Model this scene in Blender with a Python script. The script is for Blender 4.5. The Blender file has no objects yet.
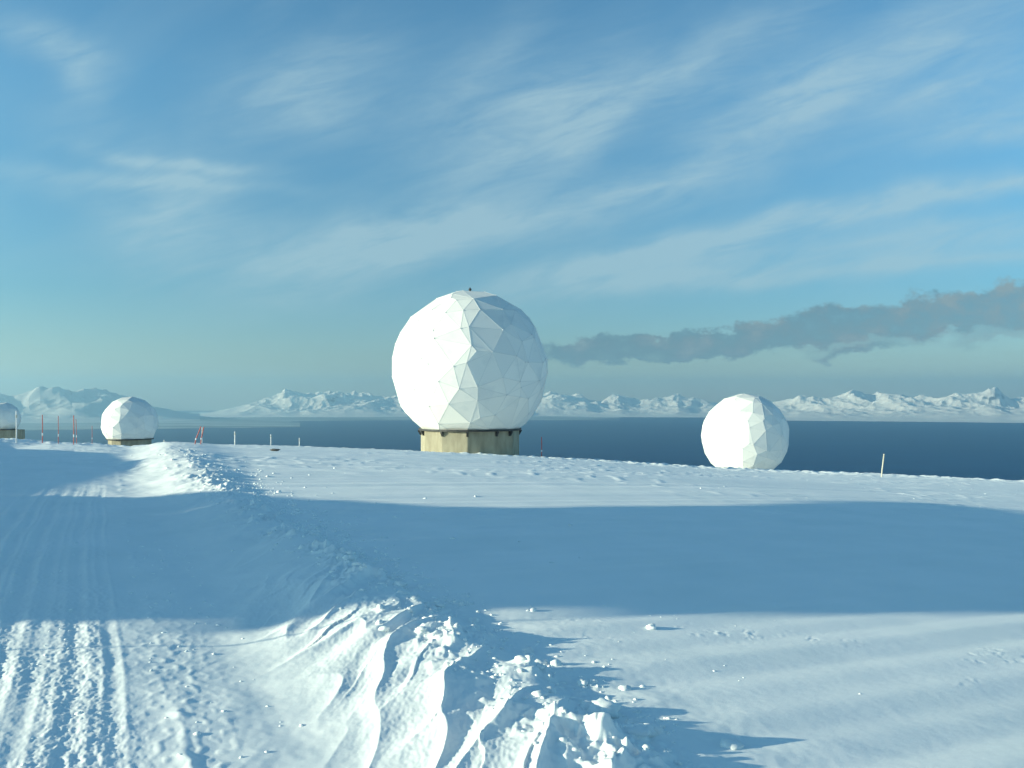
import numpy as np
def _hash(ix, iy, seed):
    h = (ix.astype(np.int64)*374761393 + iy.astype(np.int64)*668265263 + seed*974634777) & 0xffffffff
    h = ((h ^ (h >> 13))*1274126177) & 0xffffffff
    return (h ^ (h >> 16)) & 0xffffffff
def noise(x, y, seed=0):
    """gradient noise, about -1..1"""
    x0 = np.floor(x); y0 = np.floor(y); fx = x-x0; fy = y-y0
    u = fx*fx*fx*(fx*(fx*6-15)+10); v = fy*fy*fy*(fy*(fy*6-15)+10)
    def g(i, j):
        a = _hash(x0+i, y0+j, seed)*(2*np.pi/4294967296.0)
        return np.cos(a)*(fx-i)+np.sin(a)*(fy-j)
    a = g(0,0); b = g(1,0); c = g(0,1); d = g(1,1)
    return 1.5*((a+(b-a)*u)*(1-v)+(c+(d-c)*u)*v)
def fbm(x, y, octv=4, seed=0, gain=.5):
    s = 0; a = 1.
    for o in range(octv):
        s = s+a*noise(x*2**o+17.3*o, y*2**o-9.1*o, seed+o); a *= gain
    return s
def ridged(x, y, octv=4, seed=0, gain=.5):
    s = 0; a = 1.; 
    for o in range(octv):
        s = s+a*(1-2*np.abs(noise(x*2**o+7.7*o, y*2**o+3.1*o, seed+o))); a *= gain
    return s
def sst(a, b, x):
    t = np.clip((x-a)/(b-a), 0, 1); return t*t*(3-2*t)
def bell(x, c, w): return np.exp(-((x-c)/w)**2)

EYE = 2.5
RD = (-0.439, 0.8985)      # road direction
RN = (0.8985, 0.439)       # across the road, to the right
def road_uw(X, Y):
    return X*RD[0]+Y*RD[1], X*RN[0]+Y*RN[1]
RIM_F = [-0.9, -0.602, -0.544, -0.485, -0.426, -0.367, -0.285, -0.214, -0.096, 0.009, 0.104, 0.221, 0.304, 0.409, 0.527, 0.602, 0.9]
RIM_D = [0.008, 0.01176, 0.00588, 0.00588, 0.00941, 0.00529, 0.00412, 0.00447, 0.004, 0.00306, 0.00259, 0.004, 0.00412, 0.00271, 0.00247, 0.00259, 0.0026]
def RIM(f): return -np.interp(f, RIM_F, RIM_D)
def base_height(X, Y):
    Yp = np.maximum(Y, 0)
    R = np.hypot(X, Y)
    z = -4.19e-4*Yp**2
    tilt = np.where(X > 0, .050, .036)
    # smooth hinge between left and right tilt
    z = z - (.043*X + .007*(np.sqrt(X*X+9)-3))/(1+(np.abs(X)/400)**2)**.5
    # rim of the plateau: how far it drops away differs with direction
    f = X/np.maximum(Y, 1)
    z = z + RIM(f)*Y*sst(18, 70, Y)*(Y < 1e9)
    return z
def height(X, Y, fine=True):
    z = base_height(X, Y)
    u, w = road_uw(X, Y)
    w = w + .18*noise(u*.09, u*0+3., 5) 
    # ---- broad undulation
    z = z + .05*noise(X*.07, Y*.07, 11)*sst(3, 15, np.hypot(X, Y)) + .16*noise(X*.02+4, Y*.02, 12)*sst(25, 60, np.hypot(X, Y))*sst(140, 60, Y)
    # ---- left bank, the road cut a little into the plateau
    z = z + .55*sst(-3.6, -7.5, w)*sst(8, 25, Y)
    # ---- berm thrown up on the right of the road
    far = sst(14, 42, Y)
    bh = .29+.17*far
    crest = 3.02-.30*bell(u, 26, 9)+.9*sst(36, 55, u)+.12*noise(u*.45, u*0, 21)
    left = sst(crest-1.95-.5*far, crest, w)**1.15
    right = .68+.32*(1-sst(crest+.02, crest+.45+2.9*far, w))
    right = right*(1-sst(crest+8, crest+40, w))
    bump = 1+.28*noise(u*.8, u*0+8, 22)+.15*noise(u*2.3, u*0+1, 23)
    fadeU = sst(95, 60, u)
    berm = np.where(w < crest, left, right)*bh*bump*fadeU
    z = z+berm
    if not fine: return z
    near = sst(13.5, 8.5, Y)
    # ---- wind-cut flutes on the sunny side of the berm
    wx = .16*noise(X*.9, Y*.5, 31)+.05*noise(X*2.6, Y*1.6, 32)
    a_ = X-Y*.20+wx; b_ = Y+.20*X
    n1 = noise(a_*2.3, b_*.50, 33); n2 = noise(a_*4.2+3, b_*1.2, 34)
    rid = np.exp(-np.abs(n1)*4.5)                      # sharp, forking crests
    holl = np.maximum(-n1, 0)                          # scooped on one side only
    ph = a_/.45+.35*n2; fr = ph-np.floor(ph); cell = np.floor(ph)
    amp = _hash(cell, cell*0, 77)/4294967296.0
    prof = np.exp(-fr*3.2)+sst(.66, 1.0, fr)
    blob = sst(-.2, .45, noise(X*1.2+cell*5.1, b_*.5+cell*3.7, 36))
    env = sst(crest-1.6, crest-.7, w)*sst(crest+.30, crest-.15, w)
    env2 = sst(crest-1.8, crest-.8, w)*sst(crest+.30, crest-.15, w)
    z = z+near*(env2*(.050*rid-.075*holl+.010*n2) + env*.060*(prof-.45)*(.3+amp)*(.1+.9*blob))
    z = z+near*env2*(.003*noise(a_*9, b_*3.5, 37)+.0022*noise(a_*20, b_*9, 38)+.004*noise(X*30, Y*30, 39))
    # softer version further along
    z = z + .016*ridged(X*1.1, Y*.4, 2, 35)*env*sst(9, 14, Y)*sst(40, 20, Y)
    # ---- crusty lumps along the crest
    ce = bell(w, crest+.05, .42+.7*far)
    l1 = np.maximum(noise(X*4.2, Y*4.2, 41), 0); l2 = np.maximum(noise(X*9, Y*9, 42), 0)
    z = z+(.13*l1+.07*l2+.035*np.maximum(noise(X*19, Y*19, 44), 0))*ce*sst(.0, .35, noise(u*.9, w*1.1, 43)+.25)*(1-.82*far)
    # ---- wheel tracks, slightly wandering ruts with a chewed surface
    ww = w+.06*noise(u*.35, u*0, 51)
    tr = 0
    for c, d, wd in ((-3.3,.02,.10),(-2.62,.030,.10),(-2.2,.022,.08),(-1.42,.050,.10),(-1.13,.032,.06),(-.80,.045,.08),(-.52,.018,.05),(-.20,.030,.07),(.10,.018,.05)):
        tr = tr-d*bell(ww, c, wd)+.5*d*bell(ww, c+wd*1.7, wd*.5)+.5*d*bell(ww, c-wd*1.7, wd*.5)
    tr = .42*tr*(.8+.6*noise(u*.9, ww*3, 52))*(1+.5*sst(9, 12, Y))*(1-.86*sst(16, 24, Y))
    z = z+tr*sst(90, 40, Y)
    lane = sst(-3.3, -2.7, ww)*sst(.45, .05, ww)
    lane2 = sst(.05, .45, ww)*sst(1.15, .7, ww)
    chew = np.maximum(noise(u*8, ww*14, 53), -.1)*.008+np.maximum(noise(u*16, ww*19, 54), -.2)*.006+np.maximum(noise(u*30, ww*36, 59), -.2)*.007*sst(14,8,Y)
    patch = sst(-.3, .3, noise(u*.5, ww*1.5, 55))
    z = z+chew*lane*(.35+.65*patch)*sst(34, 9, Y)
    # little ridge of spoil along the track edge
    z = z+(.022*np.maximum(noise(u*5, ww*5, 56), 0)+.003)*bell(ww, .55, .07)*sst(-.3, .2, noise(u*.7, ww*0+2, 57))
    z = z+.010*np.maximum(noise(u*9, ww*12, 58), 0)*lane2*sst(12, 7, Y)
    # ---- open field: low sastrugi running away from the sun
    fld = sst(crest+.5, crest+2, w)
    z = z+fld*sst(16,8,Y)*.012*np.maximum(noise(X*.8+3, Y*2.6, 82)-.1,0)*sst(0,.4,noise(X*.35,Y*.6,83))
    z = z+fld*(.006*fbm(X*.7, Y*1.1, 2, 61))
    mid = sst(22, 30, Y)
    z = z+mid*(.045*np.maximum(noise(X*.55, Y*.9, 63), 0)*sst(0, .4, noise(X*.08, Y*.05, 64)+.1) + .05*np.maximum(noise(X*2.0, Y*1.4, 65)-.15, 0)*sst(-.1, .3, noise(X*.12, Y*.11, 66)))
    # crusty rim of the plateau
    z = z+sst(50, 78, Y)*.22*np.maximum(noise(X*1.3, Y*.7, 67), 0)
    # lane margin / smooth drift between track and berm
    z = z+(.02*fbm(X*.7+Y*.3, Y*.5, 3, 71)+.006*noise(X*3.1, Y*3.1, 72))*(1-fld)
    z = z+(.0006+.0016*(1-fld))*noise(X*11, Y*11, 73)*sst(14, 8, Y)
    # trails of dented crust on the open field
    dent = sst(-.05, .35, noise(X*.9, Y*1.3, 84)+.1)*(bell(Y, 9.15-.10*X, .22)+.8*bell(Y, 8.5-.05*X, .16)+.6*bell(Y, 7.4, .3)*sst(.1,.5,noise(X*1.4,Y*2,86)))
    z = z+fld*dent*sst(-.1, .5, noise(X*5, Y*5, 87))*(.008*noise(X*11, Y*12, 85)+.006*noise(X*23, Y*21, 88))
    return z
import bpy, bmesh, math, random
from mathutils import Vector, Matrix, Quaternion
from mathutils.bvhtree import BVHTree
C = bpy.data.collections.new('scene_objects'); scene = bpy.context.scene
scene.collection.children.link(C)
FP = 850.0; HY = 400.0
SUN_AZ = math.radians(-103); SUN_EL = math.radians(12)
def hz(x, y): return float(height(np.array([float(x)]), np.array([float(y)]))[0])
def at(px, py, Y): return Vector(((px-512)/FP*Y, Y, EYE-(py-HY)/FP*Y))
# ------------------------------------------------------------------ helpers
def link(name, me, parent=None, mats=()):
    o = bpy.data.objects.new(name, me); C.objects.link(o)
    if parent is not None: o.parent = parent
    if me is not None:
        for m in mats: me.materials.append(m)
    return o
def from_bm(name, bm, mats, parent=None, smooth=False):
    me = bpy.data.meshes.new(name); bm.normal_update(); bm.to_mesh(me); bm.free()
    if smooth:
        for p in me.polygons: p.use_smooth = True
    return link(name, me, parent, mats if isinstance(mats, (list, tuple)) else [mats])
def tag(o, label=None, cat=None, group=None, kind=None):
    if label: o['label'] = label
    if cat: o['category'] = cat
    if group: o['group'] = group
    if kind: o['kind'] = kind
    return o
def empty(name, loc, rz=0):
    o = bpy.data.objects.new(name, None); C.objects.link(o); o.location = loc; o.rotation_euler = (0, 0, rz)
    o.empty_display_size = .3
    return o
def add_box(bm, x0, x1, y0, y1, z0, z1, bev=0):
    r = bmesh.ops.create_cube(bm, size=1)
    for v in r['verts']:
        v.co = Vector(((x0+x1)/2+v.co.x*(x1-x0), (y0+y1)/2+v.co.y*(y1-y0), (z0+z1)/2+v.co.z*(z1-z0)))
    if bev:
        es = {e for v in r['verts'] for e in v.link_edges}
        bmesh.ops.bevel(bm, geom=list(es), offset=bev, segments=2, affect='EDGES', profile=.5)
def add_cyl(bm, p0, p1, r0, r1=None, n=10):
    p0 = Vector(p0); p1 = Vector(p1); r1 = r0 if r1 is None else r1
    d = p1-p0; q = d.to_track_quat('Z', 'Y')
    rings = []
    for p, r in ((p0, r0), (p1, r1)):
        rings.append([bm.verts.new(p+q@Vector((r*math.cos(2*math.pi*k/n), r*math.sin(2*math.pi*k/n), 0))) for k in range(n)])
    for k in range(n): bm.faces.new((rings[0][k], rings[0][(k+1)%n], rings[1][(k+1)%n], rings[1][k]))
    bm.faces.new(rings[0][::-1]); bm.faces.new(rings[1])
# ------------------------------------------------------------------ materials
def mat(name):
    m = bpy.data.materials.new(name); m.use_nodes = True; nt = m.node_tree
    b = nt.nodes['Principled BSDF']; return m, nt, b
def N(nt, t, **kw):
    n = nt.nodes.new(t)
    for k, v in kw.items():
        if k in n.inputs.keys() if isinstance(k, str) else False: n.inputs[k].default_value = v
        else: setattr(n, k, v)
    return n
def L(nt, a, b): nt.links.new(a, b)
def noisy(name, c0, c1, scale, rough=.7, bump=0, bscale=None, det=4, stretch=None, spec=.3):
    m, nt, b = mat(name)
    tc = N(nt, 'ShaderNodeTexCoord'); src = tc.outputs['Object']
    if stretch:
        mp = N(nt, 'ShaderNodeMapping'); mp.inputs['Scale'].default_value = stretch; L(nt, src, mp.inputs[0]); src = mp.outputs[0]
    n = N(nt, 'ShaderNodeTexNoise'); n.inputs['Scale'].default_value = scale; n.inputs['Detail'].default_value = det; L(nt, src, n.inputs['Vector'])
    r = N(nt, 'ShaderNodeValToRGB'); r.color_ramp.elements[0].position = .35; r.color_ramp.elements[1].position = .65
    r.color_ramp.elements[0].color = (*c0, 1); r.color_ramp.elements[1].color = (*c1, 1)
    L(nt, n.outputs['Fac'], r.inputs[0]); L(nt, r.outputs[0], b.inputs['Base Color'])
    b.inputs['Roughness'].default_value = rough; b.inputs['Specular IOR Level'].default_value = spec
    if bump:
        n2 = N(nt, 'ShaderNodeTexNoise'); n2.inputs['Scale'].default_value = bscale or scale*3; n2.inputs['Detail'].default_value = 5; L(nt, src, n2.inputs['Vector'])
        bp = N(nt, 'ShaderNodeBump'); bp.inputs['Strength'].default_value = 1; bp.inputs['Distance'].default_value = bump
        L(nt, n2.outputs['Fac'], bp.inputs['Height']); L(nt, bp.outputs[0], b.inputs['Normal'])
    return m
def snow_material():
    m, nt, b = mat('snow')
    g = N(nt, 'ShaderNodeNewGeometry')
    n = N(nt, 'ShaderNodeTexNoise'); n.inputs['Scale'].default_value = .6; n.inputs['Detail'].default_value = 6; L(nt, g.outputs['Position'], n.inputs['Vector'])
    r = N(nt, 'ShaderNodeValToRGB'); r.color_ramp.elements[0].position = .3; r.color_ramp.elements[1].position = .7
    r.color_ramp.elements[0].color = (.82, .86, .85, 1); r.color_ramp.elements[1].color = (.89, .91, .90, 1)
    L(nt, n.outputs['Fac'], r.inputs[0]); L(nt, r.outputs[0], b.inputs['Base Color'])
    b.inputs['Roughness'].default_value = .75; b.inputs['Specular IOR Level'].default_value = .2
    # grain of the crust, two scales
    mp = N(nt, 'ShaderNodeMapping'); mp.inputs['Scale'].default_value = (1, 1.5, 1); L(nt, g.outputs['Position'], mp.inputs[0])
    n1 = N(nt, 'ShaderNodeTexNoise'); n1.inputs['Scale'].default_value = 9; n1.inputs['Detail'].default_value = 9; n1.inputs['Roughness'].default_value = .72; L(nt, mp.outputs[0], n1.inputs['Vector'])
    bp = N(nt, 'ShaderNodeBump'); bp.inputs['Strength'].default_value = .8; bp.inputs['Distance'].default_value = .004
    L(nt, n1.outputs['Fac'], bp.inputs['Height']); L(nt, bp.outputs[0], b.inputs['Normal'])
    return m
SNOW = snow_material()
def radome_material():
    m, nt, b = mat('radome_panels')
    tc = N(nt, 'ShaderNodeTexCoord')
    at_ = N(nt, 'ShaderNodeAttribute'); at_.attribute_name = 'panel_tone'
    r = N(nt, 'ShaderNodeValToRGB')
    r.color_ramp.elements[0].color = (.79, .785, .745, 1); r.color_ramp.elements[1].color = (.87, .855, .80, 1)
    L(nt, at_.outputs['Fac'], r.inputs[0])
    # rime and weather stains with shapes of their own near the top
    n = N(nt, 'ShaderNodeTexNoise'); n.inputs['Scale'].default_value = .55; n.inputs['Detail'].default_value = 5; L(nt, tc.outputs['Object'], n.inputs['Vector'])
    rr = N(nt, 'ShaderNodeValToRGB'); rr.color_ramp.elements[0].position = .54; rr.color_ramp.elements[1].position = .66
    rr.color_ramp.elements[0].color = (0,0,0,1); rr.color_ramp.elements[1].color = (.22,.22,.22,1)
    L(nt, n.outputs['Fac'], rr.inputs[0])
    mx = N(nt, 'ShaderNodeMix', data_type='RGBA'); L(nt, rr.outputs[0], mx.inputs[0]); L(nt, r.outputs[0], mx.inputs[6]); mx.inputs[7].default_value = (.50, .55, .58, 1)
    L(nt, mx.outputs[2], b.inputs['Base Color'])
    b.inputs['Roughness'].default_value = .5; b.inputs['Specular IOR Level'].default_value = .35
    return m
RADOME = radome_material()
SEAM = noisy('panel_seam', (.56,.59,.60), (.66,.68,.68), 1.2, .6)
DARK = noisy('dark_steel', (.025,.028,.03), (.06,.06,.06), 2, .6)
CONC = noisy('weathered_concrete', (.26,.235,.17), (.37,.34,.25), 1.6, .85, .01, 6, stretch=(1,1,.35))
RED = noisy('red_paint', (.42,.10,.09), (.55,.16,.14), 6, .6)
WHITE = noisy('white_paint', (.70,.70,.68), (.82,.82,.80), 6, .6)
WOOD = noisy('bleached_wood', (.45,.43,.34), (.62,.60,.50), 9, .8, stretch=(1,1,.1))
STONE = noisy('dark_stone', (.06,.06,.06), (.16,.15,.14), 5, .9, .02)
CLAD = noisy('painted_cladding', (.30,.06,.04), (.38,.09,.06), .8, .7, stretch=(3,3,.2))
GLASS = noisy('window_glass', (.02,.03,.04), (.04,.05,.06), 1, .1, spec=.6)
ROOFM = noisy('roof_felt', (.10,.10,.11), (.16,.16,.17), 1, .8)
# ------------------------------------------------------------------ snowfield: one sheet, finer near the viewer
def snowfield():
    fine = np.radians(np.linspace(-37, 37, 1100))
    coarse_r = np.radians(np.linspace(37, 323, 120))[1:-1]
    th = np.concatenate([fine, coarse_r])            # azimuth clockwise from +Y
    r = np.concatenate([[1.2, 2.2, 3.0, 3.6, 4.2], np.geomspace(4.6, 26, 560), np.geomspace(26, 115, 420)[1:], np.geomspace(115, 1300, 60)[1:]])
    nt_, nr = len(th), len(r)
    TH, R = np.meshgrid(th, r)
    X = R*np.sin(TH); Y = R*np.cos(TH)
    Z = height(X.ravel(), Y.ravel()).reshape(X.shape)
    # behind the viewer the plateau stays gentle
    co = np.stack([X.ravel(), Y.ravel(), Z.ravel()], 1)
    c0 = np.array([[0, 0, float(Z[0].mean())]])
    co = np.concatenate([co, c0])
    i = np.arange(nr-1)[:, None]*nt_; j = np.arange(nt_)[None, :]; j1 = (j+1) % nt_
    a = i+j; b = i+j1; c = i+nt_+j1; d = i+nt_+j
    q = np.stack([a, d, c, b], -1).reshape(-1, 4)
    me = bpy.data.meshes.new('snowfield')
    tri = np.stack([np.full(nt_, len(co)-1), np.arange(nt_), (np.arange(nt_)+1) % nt_], 1)
    nq, ntr = len(q), len(tri)
    me.vertices.add(len(co)); me.vertices.foreach_set('co', co.astype(np.float32).ravel())
    me.loops.add(nq*4+ntr*3); me.loops.foreach_set('vertex_index', np.concatenate([q.ravel(), tri.ravel()]).astype(np.int32))
    me.polygons.add(nq+ntr)
    me.polygons.foreach_set('loop_start', np.concatenate([np.arange(nq)*4, nq*4+np.arange(ntr)*3]).astype(np.int32))
    me.polygons.foreach_set('loop_total', np.concatenate([np.full(nq, 4), np.full(ntr, 3)]).astype(np.int32))
    me.polygons.foreach_set('use_smooth', np.ones(nq+ntr, bool))
    me.update(); me.validate()
    o = link('snowfield', me, None, [SNOW]); tag(o, kind='structure')
    return o
snowfield()
# ------------------------------------------------------------------ sea and far shore
def polar_sheet(name, az0, az1, na, rr, hf, m, kind='structure', smooth=True):
    az = np.radians(np.linspace(az0, az1, na)); A, R = np.meshgrid(az, rr)
    X = R*np.sin(A); Y = R*np.cos(A); Z = hf(X, Y, A, R)
    bm = bmesh.new()
    me = bpy.data.meshes.new(name); nr = len(rr)
    co = np.stack([X.ravel(), Y.ravel(), Z.ravel()], 1)
    i = np.arange(nr-1)[:, None]*na; j = np.arange(na-1)[None, :]
    q = np.stack([i+j, i+na+j, i+na+j+1, i+j+1], -1).reshape(-1, 4)
    bm.free()
    me.from_pydata(co.tolist(), [], q.tolist())
    for p in me.polygons: p.use_smooth = smooth
    o = link(name, me, None, [m]); tag(o, kind=kind); return o
SEA_Z = -450.0
def sea_material():
    m, nt, b = mat('sea_water')
    g = N(nt, 'ShaderNodeNewGeometry')
    mp = N(nt, 'ShaderNodeMapping'); mp.inputs['Scale'].default_value = (.0005, .0022, 1); L(nt, g.outputs['Position'], mp.inputs[0])
    n = N(nt, 'ShaderNodeTexNoise'); n.inputs['Scale'].default_value = 1.; n.inputs['Detail'].default_value = 7; n.inputs['Roughness'].default_value = .65; L(nt, mp.outputs[0], n.inputs['Vector'])
    r = N(nt, 'ShaderNodeValToRGB'); r.color_ramp.elements[0].position = .3; r.color_ramp.elements[1].position = .7
    r.color_ramp.elements[0].color = (.000, .042, .115, 1); r.color_ramp.elements[1].color = (.001, .058, .150, 1)
    L(nt, n.outputs['Fac'], r.inputs[0]); L(nt, r.outputs[0], b.inputs['Base Color'])
    b.inputs['Roughness'].default_value = .6; b.inputs['Specular IOR Level'].default_value = .05
    n2 = N(nt, 'ShaderNodeTexNoise'); n2.inputs['Scale'].default_value = .05; n2.inputs['Detail'].default_value = 3; L(nt, g.outputs['Position'], n2.inputs['Vector'])
    bp = N(nt, 'ShaderNodeBump'); bp.inputs['Strength'].default_value = .5; bp.inputs['Distance'].default_value = 3
    L(nt, n2.outputs['Fac'], bp.inputs['Height']); L(nt, bp.outputs[0], b.inputs['Normal'])
    return m
SEA = sea_material()
bm = bmesh.new(); S = 36000
vs = [bm.verts.new(p) for p in ((-S, -3000, SEA_Z), (S, -3000, SEA_Z), (S, S, SEA_Z), (-S, S, SEA_Z))]; bm.faces.new(vs)
tag(from_bm('sea', bm, SEA), kind='structure')
def mountain_material(name, lo, hi, snow):
    m, nt, b = mat(name)
    g = N(nt, 'ShaderNodeNewGeometry'); sp = N(nt, 'ShaderNodeSeparateXYZ'); L(nt, g.outputs['Normal'], sp.inputs[0])
    mp = N(nt, 'ShaderNodeMapping'); mp.inputs['Scale'].default_value = (.0016, .0016, .006); L(nt, g.outputs['Position'], mp.inputs[0])
    n = N(nt, 'ShaderNodeTexNoise'); n.inputs['Scale'].default_value = 1.; n.inputs['Detail'].default_value = 6; L(nt, mp.outputs[0], n.inputs['Vector'])
    ad = N(nt, 'ShaderNodeMath', operation='MULTIPLY_ADD'); L(nt, n.outputs['Fac'], ad.inputs[0]); ad.inputs[1].default_value = .8; L(nt, sp.outputs['Z'], ad.inputs[2])
    r = N(nt, 'ShaderNodeValToRGB'); r.color_ramp.elements[0].position = lo; r.color_ramp.elements[1].position = hi
    r.color_ramp.elements[0].color = (.10, .10, .11, 1); r.color_ramp.elements[1].color = (*snow, 1)
    L(nt, ad.outputs[0], r.inputs[0]); L(nt, r.outputs[0], b.inputs['Base Color']); b.inputs['Roughness'].default_value = .9; b.inputs['Specular IOR Level'].default_value = .1
    return m
MTN = mountain_material('mountain_snow', .90, 1.14, (.78, .73, .66)); MTN_DARK = mountain_material('mountain_shaded_rock', 0.98, 1.20, (.55, .54, .52))  # darker copy: left range's unlit look put into its rock and snow colour
def ridge_profile(pts, base=0):
    xs = np.array([p[0] for p in pts], float); ys = np.array([p[1] for p in pts], float)
    return lambda px: np.interp(px, xs, ys)
def mountains(name, pts, R0, R1, shore_px, seed, x0, x1, rough=1., kernel=1900., m=None):
    """pts: skyline (pixel column, pixels above eye level) of the range; built at its true distance and height"""
    prof = ridge_profile(pts)
    a0 = math.degrees(math.atan((x0-512)/FP)); a1 = math.degrees(math.atan((x1-512)/FP))
    na = int((x1-x0)*2.2)+2; rr = np.linspace(R0, R1, 150)
    def hf(X, Y, A, R):
        px = 512+FP*np.tan(A)
        # peaks and spurs: ridges sized by the skyline profile
        top = prof(px)/FP*np.cos(A)*0+prof(px)/FP*((R0+R1)/2)+450
        t = (R-R0)/(R1-R0)
        rdg = ridged(X/kernel+seed, Y/kernel, 4, 100+seed, .52)   # about -1..2
        rdg = np.clip((rdg+.6)/2.1, 0, 1.15)
        env = sst(0, .42, t)*sst(1.0, .72, t)
        spur = .45+.55*rdg
        crest = bell(t, .5+.09*noise(X/7000, Y*0+seed, 9), .20)
        h = top*(.36*env*rdg*rough + .62*crest*(.55+.45*rdg))*.88
        h *= 1+.06*noise(X/500, Y/500, 200+seed)
        return SEA_Z+np.maximum(h, -5)*sst(0, .10, t)+sst(0, .02, t)*8-2
    return polar_sheet(name, a0, a1, na, rr, hf, m or MTN, smooth=False)
MR = dict()
mountains('mountains', [(740,-14),(765,0),(790,3),(800,8),(818,11),(850,12),(872,9),(885,12),(905,10),(925,6),(950,8),(975,9),(995,13),(1010,7),(1040,8),(1090,6),(1150,3)], 19500, 30000, 418, 1, 735, 1160)
mountains('mountains', [(500,-6),(540,10),(552,13),(575,8),(600,4),(618,10),(640,2),(665,6),(678,10),(700,2),(735,-4),(770,-10)], 22500, 32500, 417, 2, 480, 775)
mountains('mountains', [(200,-14),(235,-6),(262,2),(285,12),(300,9),(325,12),(345,13),(368,10),(392,6),(425,8),(470,6),(520,2)], 21500, 32500, 417, 3, 190, 530)
mountains('mountains', [(-160,6),(-60,10),(-20,12),(0,8),(10,4),(25,9),(40,15),(60,16),(72,12),(84,16),(105,13),(125,5),(150,-4),(190,-12)], 17500, 26000, 417, 4, -180, 200, kernel=2600., m=MTN_DARK)
ICE = noisy('shore_ice', (.10,.16,.18), (.42,.44,.43), .0011, .8, det=6, stretch=(.35,1.6,1))
# flat coastal foreland and fast ice left of the fjord
def foreland(name, x0, x1, R0, R1, z, seed, amp=900):
    a0 = math.degrees(math.atan((x0-512)/FP)); a1 = math.degrees(math.atan((x1-512)/FP))
    def hf(X, Y, A, R):
        t = (R-R0)/(R1-R0)
        f = (X-math.tan(math.radians(a0))*Y)/((math.tan(math.radians(a1))-math.tan(math.radians(a0)))*Y)
        n = noise(X/2600+seed, Y/1500, 300+seed)*.5+noise(X/900, Y/500, 310+seed)*.3
        m_ = np.minimum(np.minimum(t, 1-t)*3, np.minimum(f+.2, 1-f)*2.2)+n*.5
        return SEA_Z+np.clip(m_*z*2, -8, z)+1
    return polar_sheet(name, a0, a1, 320, np.linspace(R0, R1, 70), hf, ICE)
foreland('coast', -160, 300, 14500, 21000, 20, 1)
foreland('coast', 60, 620, 19000, 24500, 16, 5)
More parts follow.
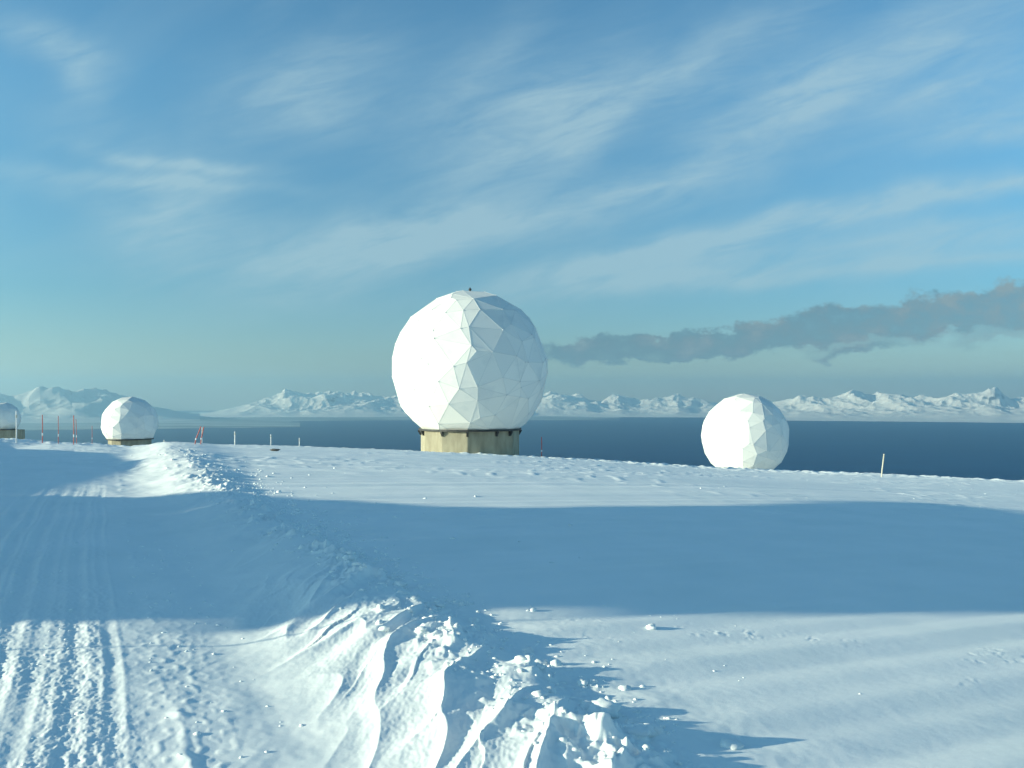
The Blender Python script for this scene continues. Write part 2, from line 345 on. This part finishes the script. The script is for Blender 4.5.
# ------------------------------------------------------------------ radomes
def dome_points(n, seed, keep_z):
    rnd = random.Random(seed); pts = []
    ga = math.pi*(3-math.sqrt(5))
    for k in range(n):
        z = 1-2*(k+.5)/n; a = k*ga; rr = math.sqrt(1-z*z)
        p = Vector((rr*math.cos(a), rr*math.sin(a), z))
        p += Vector((rnd.uniform(-1,1), rnd.uniform(-1,1), rnd.uniform(-1,1)))*.14
        pts.append(p.normalized())
    return pts
def make_radome(name, ctr, R, cut, ped_r, ped_z0, n, seed, rot, label, group, ped_sides=12, brackets=True, finial=True, detail=True, notch=0, th0=None):
    """ctr: centre of the shell; cut: height below the centre where the shell is cut flat"""
    root = empty(name, (ctr.x, ctr.y, ped_z0))
    dz = ctr.z-ped_z0
    bm = bmesh.new()
    for p in dome_points(n, seed, cut): bm.verts.new(p*R)
    r = bmesh.ops.convex_hull(bm, input=bm.verts[:], use_existing_faces=False)
    junk = [v for v in bm.verts if not v.link_faces]; bmesh.ops.delete(bm, geom=junk, context='VERTS')
    bmesh.ops.rotate(bm, verts=bm.verts[:], cent=(0,0,0), matrix=Matrix.Rotation(rot, 3, 'Z'))
    hubs = [v.co.copy() for v in bm.verts if v.co.z > -cut+.2]
    bmesh.ops.bisect_plane(bm, geom=bm.verts[:]+bm.edges[:]+bm.faces[:], plane_co=(0,0,-cut), plane_no=(0,0,-1), clear_outer=True)
    # snap the cut rim to a clean circle
    rim = math.sqrt(R*R-cut*cut)
    edges = [e for e in bm.edges if len(e.link_faces) == 1]
    segs = [(e.verts[0].co.copy(), e.verts[1].co.copy()) for e in bm.edges]
    bmesh.ops.recalc_face_normals(bm, faces=bm.faces[:])
    me = bpy.data.meshes.new('panel_shell'); bm.to_mesh(me); bm.free()
    me.transform(Matrix.Translation((0, 0, dz)))
    rnd = random.Random(seed+9)
    a = me.attributes.new('panel_tone', 'FLOAT', 'FACE'); a.data.foreach_set('value', [rnd.random() for _ in me.polygons])
    sol = link('panel_shell', me, root, [RADOME, SEAM])
    if detail:
        # raised seams between the panels and bolted hubs where they meet: pattern of the shell
        bs = bmesh.new(); bs.from_mesh(me); up = Vector((0, 0, dz))
        for f in bs.faces: f.material_index = 0
        n0 = len(bs.faces)
        for p, q in segs:
            if (q-p).length < .02: continue
            mdl = ((p+q)/2).normalized()*.004
            add_cyl(bs, p+mdl+up, q+mdl+up, .009*R/7, n=4)
        for h in hubs:
            nn = h.normalized(); add_cyl(bs, h+up-nn*.02, h+nn*.05+up, .055*R/7, .04*R/7, n=8)
        bs.faces.ensure_lookup_table()
        for f in bs.faces[n0:]: f.material_index = 1
        bs.to_mesh(me); bs.free()
    # base ring
    bm = bmesh.new(); 
    def ring(bm, ra, rb, z0, z1, n):
        vv = []
        for rad, z in ((ra, z0), (rb, z0), (rb, z1), (ra, z1)):
            vv.append([bm.verts.new((rad*math.cos(2*math.pi*k/n), rad*math.sin(2*math.pi*k/n), z)) for k in range(n)])
        for q in range(4):
            for k in range(n): bm.faces.new((vv[q][k], vv[q][(k+1)%n], vv[(q+1)%4][(k+1)%n], vv[(q+1)%4][k]))
    zc = dz-cut
    ring(bm, rim*.80, rim*1.0+.04, zc-.17, zc-.004, 32)
    from_bm('base_ring', bm, DARK, root)
    # concrete pedestal, polygonal
    bm = bmesh.new(); top = zc-.175
    th0 = math.radians(-90)+math.atan2(-ctr.x, ctr.y)*-1*0 if th0 is None else th0
    lo = [bm.verts.new((ped_r*math.cos(th0+2*math.pi*k/ped_sides), ped_r*math.sin(th0+2*math.pi*k/ped_sides), -1.5)) for k in range(ped_sides)]
    hi = [bm.verts.new((v.co.x, v.co.y, top)) for v in lo]
    for k in range(ped_sides): bm.faces.new((lo[k], lo[(k+1)%ped_sides], hi[(k+1)%ped_sides], hi[k]))
    bm.faces.new(hi); bm.faces.new(lo[::-1])
    bmesh.ops.bevel(bm, geom=[e for e in bm.edges if abs(e.verts[0].co.z-e.verts[1].co.z) > 1], offset=.05, segments=1, affect='EDGES')
    ped = from_bm('pedestal', bm, CONC, root)
    if brackets:
        for k in range(ped_sides):
            ang = th0+2*math.pi*k/ped_sides+.09*math.sin(k*2.3)
            rad = ped_r-.06
            bm = bmesh.new(); 
            d = Vector((math.cos(ang), math.sin(ang), 0)); s = Vector((-d.y, d.x, 0))
            prof = [(rad-.05, top-.0), (rad+.30, top-.0), (rad+.30, top-.08), (rad+.10, top-.42), (rad-.05, top-.42)]
            A = [bm.verts.new(d*x+s*.09+Vector((0,0,z-.004))) for x, z in prof]; B = [bm.verts.new(d*x-s*.09+Vector((0,0,z-.004))) for x, z in prof]
            bm.faces.new(A); bm.faces.new(B[::-1])
            for q in range(5): bm.faces.new((A[q], B[q], B[(q+1)%5], A[(q+1)%5]))
            bmesh.ops.recalc_face_normals(bm, faces=bm.faces[:])
            from_bm('bracket', bm, DARK, root)
    if finial:
        bm = bmesh.new(); add_cyl(bm, (0,0,dz+R*.985), (0,0,dz+R+.10), .10, .10); add_cyl(bm, (0,0,dz+R+.10), (0,0,dz+R+.24), .15, .10, 12); add_cyl(bm, (0,0,dz+R+.24), (0,0,dz+R+.36), .03, .02, 6)
        from_bm('obstruction_lamp', bm, DARK, root)
    tag(root, label, 'radome', group)
    return root
G = 'white radomes standing on the plateau'
make_radome('radome', at(470, 369, 76.3), 7.0, 5.3, 4.42, -2.6, 206, 3, .3, 'largest white faceted radome on a concrete pedestal in the middle', G)
make_radome('radome', at(745, 436.5, 137), 6.9, 5.6, 4.4, -10.6, 190, 8, 1.1, 'white faceted radome whose base is hidden behind the snow crest on the right', G, brackets=False, finial=False)
make_radome('radome', at(130, 423, 144), 4.5, 2.6, 3.40, -5.9, 110, 12, .9, 'small complete white radome on a low pedestal above the end of the snow road', G, brackets=False, finial=False)
make_radome('radome', at(2.5, 418.5, 170), 3.3, 2.1, 3.9, -6.1, 96, 15, 2.0, 'white radome on a dark base partly cut off at the left edge of the photo', G, brackets=False, finial=False)
# ------------------------------------------------------------------ marker stakes
def surf(px, py_top=None, D=None):
    pass
def make_stake(kind, x, y, h, lean=(0, 0), r=.035, label='', group=None, name='marker_stake'):
    z = hz(x, y)
    root = empty(name, (x, y, z-.02))
    m = {'red': RED, 'white': WHITE, 'wood': WOOD}[kind]
    bm = bmesh.new(); n = 10
    # slightly bowed pole
    pts = [Vector((lean[0]*h*t+.02*h*math.sin(t*3)*.4, lean[1]*h*t, -.35 if t == 0 else h*t)) for t in (0, .33, .66, 1)]
    for a, b in zip(pts[:-1], pts[1:]): add_cyl(bm, a, b, r, r*.93, 8)
    from_bm('pole', bm, m, root)
    if kind != 'wood':
        for f in ((.28,) if kind == 'red' else (.80,)):
            bm = bmesh.new(); a = Vector((lean[0]*h*f+.02*h*math.sin(f*3)*.4, lean[1]*h*f, h*f)); b = Vector((lean[0]*h*(f+.09)+.02*h*math.sin((f+.09)*3)*.4, lean[1]*h*(f+.09), h*(f+.09)))
            add_cyl(bm, a, b, r*1.25, r*1.25, 8); from_bm('reflector_band', bm, WHITE if kind == 'red' else DARK if False else WOOD, root)
    bm = bmesh.new(); add_cyl(bm, pts[-1]-Vector((0,0,.02)), pts[-1]+Vector((0,0,.03)), r*1.1, r*.8, 8); from_bm('cap', bm, m, root)
    tag(root, label, 'stake', group); return root
def crest_point(px):
    """ground point on the visible plateau rim in that pixel column"""
    dx = (px-512)/FP; Y = np.linspace(45, 110, 400); h = height(dx*Y, Y)
    s = (EYE-h)/Y; i = int(np.argmin(s)); return dx*Y[i], Y[i], h[i], s[i]
def stake_px(kind, px, ytop, dist=None, **kw):
    x, y, h, s = crest_point(px)
    if dist: y = dist; x = (px-512)/FP*y; h = hz(x, y)
    ztop = EYE-(ytop-HY)/FP*y
    return make_stake(kind, x, y, max(ztop-h, .4), **kw)
GS = 'snow marker stakes along the plateau rim'
stake_px('white', 16.3, 411, dist=62, r=.045, label='thick white stake in front of the dome cut off at the left edge', group=GS)
stake_px('red', 42.3, 415, dist=66, r=.035, label='red stake with a white band just right of the thick white stake', group=GS)
stake_px('red', 58.2, 416, dist=66, r=.026, label='thin dull red stake halfway between its two red neighbours at far left', group=GS)
stake_px('red', 73.6, 415.5, dist=64, r=.036, label='taller stake of the close red pair left of the small radome', group=GS)
stake_px('red', 76.6, 419, dist=70, r=.024, lean=(-.03,0), label='shorter stake of the close red pair left of the small radome', group=GS)
stake_px('red', 92.0, 426, dist=72, r=.022, label='very thin short stake just left of the small radome', group=GS)
stake_px('white', 164, 440, dist=76, r=.05, label='tiny white stub poking from the rim right of the small radome', group=GS)
stake_px('red', 193.5, 426.5, dist=50, r=.036, lean=(.40,0), label='red stake leaning hard right against its upright neighbour at the berm end', group=GS)
stake_px('red', 200.0, 427, dist=51, r=.034, lean=(.22,0), label='second slanting red stake of the crossed bunch at the berm end', group=GS)
stake_px('white', 202.0, 427.5, dist=58, r=.026, label='thin upright stake standing within the slanting red bunch', group=GS)
stake_px('white', 234.8, 431.5, dist=70, r=.045, label='white stake next to the right of the slanting red bunch', group=GS)
stake_px('white', 270.8, 434.5, dist=72, r=.035, label='middle one of the three white stakes left of the largest radome', group=GS)
stake_px('white', 299.3, 438, dist=74, r=.032, label='white stake closest to the left side of the largest radome', group=GS)
stake_px('red', 541.5, 437, dist=74, r=.040, label='lone red stake with a white foot right of the largest radome', group=GS)
stake_px('wood', 881, 454, dist=60, r=.050, lean=(.13,0), label='leaning bleached wooden stake on the rim right of the far radome', group=GS)
# the stake beside the road whose thin shadow crosses the foreground
sn = np.array([-math.cos(SUN_AZ)*-1*0, 0])
def lat_point(lat, D):
    sh = np.array([math.sin(SUN_AZ), math.cos(SUN_AZ)]); n = np.array([-sh[1], sh[0]]); n = n if n[1] > 0 else -n
    return sh*D+n*lat
p = lat_point(8.85, 8.2)
make_stake('wood', p[0], p[1], 2.0, r=.016, label='slim bamboo wand beside the snow road left of the frame', group=None, name='marker_wand')
# ------------------------------------------------------------------ unseen building added left of the frame to shade the foreground, shape invented
def building(D, spans, label, name, depth=9.):
    x, y = lat_point(spans[0][0], D); gz = float(base_height(np.array([x]), np.array([y]))[0])
    root = empty(name, (x, y, gz), 0)
    sh = np.array([math.sin(SUN_AZ), math.cos(SUN_AZ)]); n = np.array([-sh[1], sh[0]]); n = n if n[1] > 0 else -n
    M = Matrix(((n[0], sh[0], 0, 0), (n[1], sh[1], 0, 0), (0, 0, 1, 0), (0, 0, 0, 1)))
    l0 = spans[0][0]
    for i, (a, b, h0, h1, zb, depth) in enumerate(spans):
        bm = bmesh.new(); add_box(bm, a-l0, b-l0-.01, 0, depth, (-3 if zb is None else zb-gz), 1)
        for v in bm.verts:
            if v.co.z == 1: v.co.z = (h0 if abs(v.co.x-(a-l0)) < .02 else h1)-gz-.25
        bmesh.ops.transform(bm, matrix=M, verts=bm.verts[:]); bmesh.ops.recalc_face_normals(bm, faces=bm.faces[:])
        from_bm('wall', bm, CLAD, root)
        bm = bmesh.new(); add_box(bm, a-l0+.02, b-l0-.03, -.05, depth+.05, 0, 1)
        for v in bm.verts:
            hh = (h0 if v.co.x < (a+b)/2-l0 else h1)-gz; v.co.z = hh if v.co.z == 1 else hh-.245
        bmesh.ops.transform(bm, matrix=M, verts=bm.verts[:]); bmesh.ops.recalc_face_normals(bm, faces=bm.faces[:])
        from_bm('roof', bm, ROOFM, root)
        if zb is None:
            k = 0
            xx = a-l0+1.2
            while xx < b-l0-1.6:
                if h0+(h1-h0)*(xx+1.3+l0-a)/(b-a)-gz < 3.5: break
                bm = bmesh.new(); add_box(bm, xx, xx+1.2, -.06, .05, 1.9, 3.0)
                bmesh.ops.transform(bm, matrix=M, verts=bm.verts[:]); bmesh.ops.recalc_face_normals(bm, faces=bm.faces[:])
                from_bm('window', bm, GLASS, root); xx += 3.1
    # raked canopy added to the tall block, outline invented for the shadow's hump
    bm = bmesh.new(); out_ = [(18.79, 7.95), (19.5, 8.45), (20.1, 8.98), (21.2, 9.25), (22.4, 9.55), (23.2, 9.9), (23.7, 10.2), (22.2, 10.38), (18.79, 10.4)]
    A = [bm.verts.new((l-l0, .02, z-gz)) for l, z in out_]; B = [bm.verts.new((l-l0, .82, z-gz)) for l, z in out_]
    bm.faces.new(A); bm.faces.new(B[::-1])
    for q in range(len(A)): bm.faces.new((A[q], B[q], B[(q+1) % len(A)], A[(q+1) % len(A)]))
    bmesh.ops.transform(bm, matrix=M, verts=bm.verts[:]); bmesh.ops.recalc_face_normals(bm, faces=bm.faces[:])
    from_bm('added_canopy', bm, CLAD, root)
    tag(root, label, 'building'); return root
building(32, [(8.85, 18.8, 16.05, 16.05, 7.65, .6), (9.3, 18.8, 7.64, 7.64, 6.72, .6), (9.85, 18.8, 6.71, 6.71, None, 9), (18.8, 22.4, 7.65, 6.05, None, 1.5), (22.4, 35.5, 5.67, 5.67, None, 7), (35.5, 46, 5.45, 4.55, None, 6), (46, 57, 4.35, 2.05, None, 5)],
         'unseen dark red station building added left of the frame, stepped shape invented to shade the foreground', 'added_shadow_building')
# ------------------------------------------------------------------ snow rubble and single lumps
def lump(bm, c, r, rnd, flat=.75):
    r0 = bmesh.ops.create_icosphere(bm, subdivisions=2 if r > .035 and c.y < 12 else 1, radius=1)
    ax = Vector((rnd.uniform(.6, 1.3), rnd.uniform(.6, 1.3), rnd.uniform(.5, .95)*flat))*r
    q = Quaternion((rnd.uniform(-1,1), rnd.uniform(-1,1), rnd.uniform(-1,1), rnd.uniform(-1,1))).normalized()
    for v in r0['verts']:
        k = 1+rnd.uniform(-.28, .28)
        p = q@Vector((v.co.x*k, v.co.y*k, v.co.z*k)); v.co = Vector((p.x*ax.x, p.y*ax.y, p.z*ax.z))+c
def rubble():
    rnd = random.Random(5); bm = bmesh.new(); P = []
    def add(u, w, r, emb=.35): P.append((u*RD[0]+w*RN[0], u*RD[1]+w*RN[1], r, emb))
    for k in range(1500):      # along the berm's crest and its lee foot
        u = 4.5+abs(rnd.gauss(0, 1))*14; w = 3.2+rnd.gauss(.12, .26+.014*u); far = min(1, u/35)
        add(u, w, rnd.uniform(.008, .030)*(1+.35*far)*(1 if rnd.random() < .88 else 2.2))
    for k in range(170):      # clods beside the ruts
        u = rnd.uniform(5.5, 16); w = rnd.choice((.55, -.35, -.95, .85, 1.2))+rnd.gauss(0, .12)
        add(u, w, rnd.uniform(.008, .026))
    for k in range(45):
        u = rnd.uniform(11, 30); w = 3.3+abs(rnd.gauss(0, 2.2)); add(u, w, rnd.uniform(.02, .06))
    n = 380                   # crusty rim and far field
    for k in range(n):
        Y = rnd.uniform(24, 84); X = rnd.uniform(-.35, .63)*Y; P.append((X, Y, rnd.uniform(.012, .036)*(1 if rnd.random() < .92 else 1.7), .5))
    for k in range(26):
        Y = rnd.uniform(7, 10.5); X = rnd.uniform(.2, 3.3); P.append((X, Y, rnd.uniform(.006, .015), .3))
    X = np.array([p[0] for p in P]); Y = np.array([p[1] for p in P]); Z = height(X, Y)
    for (x, y, r, e), z in zip(P, Z): lump(bm, Vector((x, y, z+r*(.4-e))), r, rnd)
    o = from_bm('snow_rubble', bm, SNOW, None, smooth=True); tag(o, 'loose crumbs of broken snow crust scattered over berm and field', 'snow', kind='stuff')
rubble()
def single(px, Y, r, label, m=SNOW, seed=1, name='snow_lump', cat='snow lump', flat=.8, group=None):
    x = (px-512)/FP*Y; z = hz(x, Y); rnd = random.Random(seed); bm = bmesh.new()
    r0 = bmesh.ops.create_icosphere(bm, subdivisions=3, radius=1)
    off = rnd.uniform(0, 50)
    co = np.array([v.co[:] for v in r0['verts']]); d = 1+.28*noise(co[:,0]*1.3+off, co[:,1]*1.3+co[:,2]*1.7, seed)+.10*noise(co[:,0]*4+off, co[:,1]*4+co[:,2]*3, seed+1)
    for v, k in zip(r0['verts'], d): v.co = Vector((v.co.x*1.25*k*r, v.co.y*k*r, v.co.z*flat*k*r+r*.30))
    o = from_bm(name, bm, m, None, smooth=True); o.location = (x, Y, z); tag(o, label, cat, group); return o
single(651, 8.95, .045, 'lone small snow lump on the smooth snow right of the berm', seed=2)
single(603, 6.35, .10, 'rounded snow knob at the near end of the berm top', seed=4)
single(640, 6.0, .05, 'flat broken snow chip right of the near end of the berm', seed=6, flat=.35)
single(275, 42, .20, 'dark stone patch showing through snow below the three white stakes', STONE, seed=7, name='rock', cat='rock', flat=.3)
# ------------------------------------------------------------------ haze
bm = bmesh.new(); add_box(bm, -38000, 38000, -6000, 38000, SEA_Z-300, 900)
hm = bpy.data.materials.new('haze'); hm.use_nodes = True; nt = hm.node_tree; nt.nodes.clear()
out = nt.nodes.new('ShaderNodeOutputMaterial'); pv = nt.nodes.new('ShaderNodeVolumePrincipled')
pv.inputs['Color'].default_value = (.52, .80, .92, 1); pv.inputs['Density'].default_value = HAZE_DENSITY = 5.0e-5; pv.inputs['Anisotropy'].default_value = .6
L(nt, pv.outputs[0], out.inputs['Volume'])
hz_o = from_bm('haze', bm, hm); tag(hz_o, 'thin cold sea haze over fjord', 'haze', kind='stuff')
# ------------------------------------------------------------------ sky
w = bpy.data.worlds.new('World'); scene.world = w; w.use_nodes = True; nt = w.node_tree
bg = nt.nodes['Background']; bg.inputs['Strength'].default_value = .10
sky = nt.nodes.new('ShaderNodeTexSky'); sky.sky_type = 'NISHITA'; sky.sun_disc = False
sky.sun_elevation = SUN_EL; sky.sun_rotation = SUN_AZ; sky.altitude = 450; sky.air_density = 1.0; sky.dust_density = .3; sky.ozone_density = 2.5
def M2(op, a, b=None, c=None, clamp=False):
    n = nt.nodes.new('ShaderNodeMath'); n.operation = op; n.use_clamp = clamp
    for i, v in enumerate((a, b, c)):
        if v is None: continue
        if isinstance(v, (int, float)): n.inputs[i].default_value = v
        else: L(nt, v, n.inputs[i])
    return n.outputs[0]
tc = nt.nodes.new('ShaderNodeTexCoord'); sep = nt.nodes.new('ShaderNodeSeparateXYZ'); L(nt, tc.outputs['Generated'], sep.inputs[0])
dx, dy, dzz = sep.outputs
ady = M2('MAXIMUM', M2('ABSOLUTE', dy), .15)
U = M2('DIVIDE', dx, ady); V = M2('DIVIDE', dzz, ady)
front = M2('GREATER_THAN', dy, 0)
cmb = nt.nodes.new('ShaderNodeCombineXYZ'); L(nt, U, cmb.inputs[0]); L(nt, V, cmb.inputs[1])
def nz(vec, scale, det, rough=.5, sc=None, dist=0, rot=0):
    if sc or rot:
        mp = nt.nodes.new('ShaderNodeMapping'); mp.inputs['Rotation'].default_value = (0, 0, rot)
        mp2 = nt.nodes.new('ShaderNodeMapping'); mp2.inputs['Scale'].default_value = sc or (1,1,1)
        L(nt, vec, mp.inputs[0]); L(nt, mp.outputs[0], mp2.inputs[0]); vec = mp2.outputs[0]
    n = nt.nodes.new('ShaderNodeTexNoise'); n.inputs['Scale'].default_value = scale; n.inputs['Detail'].default_value = det; n.inputs['Roughness'].default_value = rough; n.inputs['Distortion'].default_value = dist
    L(nt, vec, n.inputs['Vector']); return n
warp = nz(cmb.outputs[0], 7, 3); ws = nt.nodes.new('ShaderNodeSeparateColor'); L(nt, warp.outputs['Color'], ws.inputs[0])
Uw = M2('ADD', U, M2('MULTIPLY', M2('SUBTRACT', ws.outputs[0], .5), .10)); Vw = M2('ADD', V, M2('MULTIPLY', M2('SUBTRACT', ws.outputs[1], .5), .05))
def blob(px, py, a, b, ang, s, UU=None, VV=None, p=1.0):
    """soft ellipse: centre, half axes (pixels of a 850 px tangent plane), tilt (deg, up to the right), strength"""
    UU = UU or Uw; VV = VV or Vw
    u0 = (px-512)/FP; v0 = (HY-py)/FP; c = math.cos(math.radians(ang)); s_ = math.sin(math.radians(ang))
    du = M2('SUBTRACT', UU, u0); dv = M2('SUBTRACT', VV, v0)
    e1 = M2('MULTIPLY', M2('ADD', M2('MULTIPLY', du, c), M2('MULTIPLY', dv, s_)), FP/a)
    e2 = M2('MULTIPLY', M2('SUBTRACT', M2('MULTIPLY', dv, c), M2('MULTIPLY', du, s_)), FP/b)
    r2 = M2('ADD', M2('MULTIPLY', e1, e1), M2('MULTIPLY', e2, e2))
    return M2('MULTIPLY', M2('POWER', 2.718, M2('MULTIPLY', r2, -1.0)), s)
CIRRUS = [(55,42,50,16,-30,.40),(75,80,30,14,-30,.2),
 (185,222,70,45,8,.42),(150,180,120,7,-4,.40),(200,163,60,6,-6,.42),(120,155,60,8,-12,.22),(100,130,90,20,-20,.12),(60,190,60,10,-8,.15),
 (300,100,75,34,-6,.34),(340,60,90,35,10,.16),
 (520,130,120,34,38,.44),(470,80,90,26,45,.22),(580,140,60,18,35,.34),(700,60,120,20,28,.26),(640,90,120,25,20,.15),
 (330,270,100,26,14,.44),(400,235,130,20,9,.34),(560,215,170,18,12,.34),(650,180,75,12,10,.26),
 (780,110,110,26,28,.32),(900,60,160,34,22,.40),(980,110,120,24,18,.26),
 (1010,128,60,10,14,.35),(950,90,70,8,25,.2),
 (600,275,140,22,10,.42),(700,245,120,10,14,.36),(820,215,230,10,12,.38),(960,195,120,8,13,.42),(880,250,200,22,6,.30),(930,265,150,6,5,.34),(720,280,140,8,4,.26),(1000,230,100,12,10,.2)]
tot = None
for bl in CIRRUS:
    v = blob(bl[0], bl[1], bl[2]*1.05, bl[3]*1.25, bl[4], bl[5]*.92); tot = v if tot is None else M2('ADD', tot, v)
tot = M2('MULTIPLY', tot, 1.05)
st = nz(cmb.outputs[0], 7, 10, .70, sc=(1, 5, 1), dist=.5, rot=math.radians(-16))
st2 = nz(cmb.outputs[0], 3.2, 5, .55, sc=(1, 2.2, 1), dist=.6, rot=math.radians(-24))
mod = M2('MULTIPLY_ADD', st.outputs['Fac'], 3.2, -.55, clamp=False)
cir = M2('MULTIPLY', tot, M2('MAXIMUM', mod, 0))
veil = M2('MULTIPLY', M2('MAXIMUM', M2('SUBTRACT', st2.outputs['Fac'], .50), 0), .55)
cir = M2('MINIMUM', M2('ADD', cir, veil), .62)
mixc = nt.nodes.new('ShaderNodeMix'); mixc.data_type = 'RGBA'; 
tint = nt.nodes.new('ShaderNodeMix'); tint.data_type = 'RGBA'; tint.blend_type = 'MULTIPLY'; tint.inputs[0].default_value = 1
L(nt, sky.outputs[0], tint.inputs[6]); 
elv = M2('MULTIPLY', V, 2.6, clamp=True)
tr_ = nt.nodes.new('ShaderNodeValToRGB'); L(nt, elv, tr_.inputs[0])
e0 = tr_.color_ramp.elements
e0[0].position = 0; e0[0].color = (.80, .82, .81, 1); e0[1].position = 1; e0[1].color = (.69, 1.14, 1.17, 1)
e1 = e0.new(.35); e1.color = (.52, .82, .88, 1)
L(nt, tr_.outputs[0], tint.inputs[7])
L(nt, cir, mixc.inputs[0]); L(nt, tint.outputs[2], mixc.inputs[6]); mixc.inputs[7].default_value = (2.85, 3.95, 4.25, 1)
# low grey stratus bank on the right
n3 = nz(cmb.outputs[0], 24, 9, .66, sc=(1, 1.5, 1)); w3 = nt.nodes.new('ShaderNodeSeparateColor'); L(nt, n3.outputs['Color'], w3.inputs[0])
U3 = M2('ADD', U, M2('MULTIPLY', M2('SUBTRACT', w3.outputs[0], .5), .10)); V3 = M2('ADD', V, M2('MULTIPLY', M2('SUBTRACT', w3.outputs[1], .5), .062))
BANK = [(590,351,66,15,2,1.6),(650,347,60,13,3,1.4),(720,342,60,12,6,1.2),(775,335,70,18,8,1.3),(840,325,50,20,10,1.1),(850,352,50,9,10,.9),(925,314,60,20,8,1.3),(985,309,70,23,10,1.35),(1060,302,70,30,8,1.4),(985,342,60,10,6,.5),(700,349,26,9,0,.8)]
tb = None
for bl in BANK:
    v = blob(bl[0], bl[1], bl[2], bl[3]*.86, bl[4], bl[5], UU=U3, VV=V3); tb = v if tb is None else M2('ADD', tb, v)
den = M2('MULTIPLY', M2('SUBTRACT', tb, .45), 1.9, clamp=True)
den = M2('MULTIPLY', M2('MULTIPLY', den, front), M2('MULTIPLY_ADD', w3.outputs[2], 1.5, .10, clamp=True))
den = M2('MULTIPLY', den, .92)
# brighter billows where the low sun reaches them
lit = M2('MULTIPLY_ADD', M2('ADD', w3.outputs[2], M2('MULTIPLY', U, .30)), 4.5, -2.45, clamp=True)
cc = nt.nodes.new('ShaderNodeMix'); cc.data_type = 'RGBA'; L(nt, lit, cc.inputs[0]); cc.inputs[6].default_value = (.74, 1.36, 1.75, 1); cc.inputs[7].default_value = (1.85, 2.3, 2.35, 1)
mb = nt.nodes.new('ShaderNodeMix'); mb.data_type = 'RGBA'; L(nt, den, mb.inputs[0]); L(nt, mixc.outputs[2], mb.inputs[6]); L(nt, cc.outputs[2], mb.inputs[7])
L(nt, mb.outputs[2], bg.inputs['Color'])
w.cycles.sampling_method = 'MANUAL'; w.cycles.sample_map_resolution = 512
sd = bpy.data.lights.new('sun', 'SUN'); sd.energy = 5.0; sd.angle = math.radians(.5); sd.color = (1.0, .98, .71)
so = bpy.data.objects.new('sun', sd); C.objects.link(so)
sv = Vector((math.sin(SUN_AZ)*math.cos(SUN_EL), math.cos(SUN_AZ)*math.cos(SUN_EL), math.sin(SUN_EL)))
so.rotation_euler = sv.to_track_quat('Z', 'Y').to_euler(); so.location = sv*300
# ------------------------------------------------------------------ camera
cd = bpy.data.cameras.new('camera'); cam = bpy.data.objects.new('camera', cd); C.objects.link(cam)
cd.sensor_width = 36; cd.lens = 36*FP/1024; cd.shift_y = (HY-384)/1024; cd.clip_start = .1; cd.clip_end = 120000
cam.location = (0, 0, EYE); cam.rotation_euler = (math.radians(90), 0, 0)
scene.camera = cam
vs_ = scene.view_settings; vs_.view_transform = 'Standard'; vs_.look = 'None'; vs_.gamma = 1; vs_.exposure = .73
scene.render.engine = 'CYCLES'
scene.render.resolution_x = 1024; scene.render.resolution_y = 768
scene.cycles.max_bounces = 6; scene.cycles.volume_bounces = 1
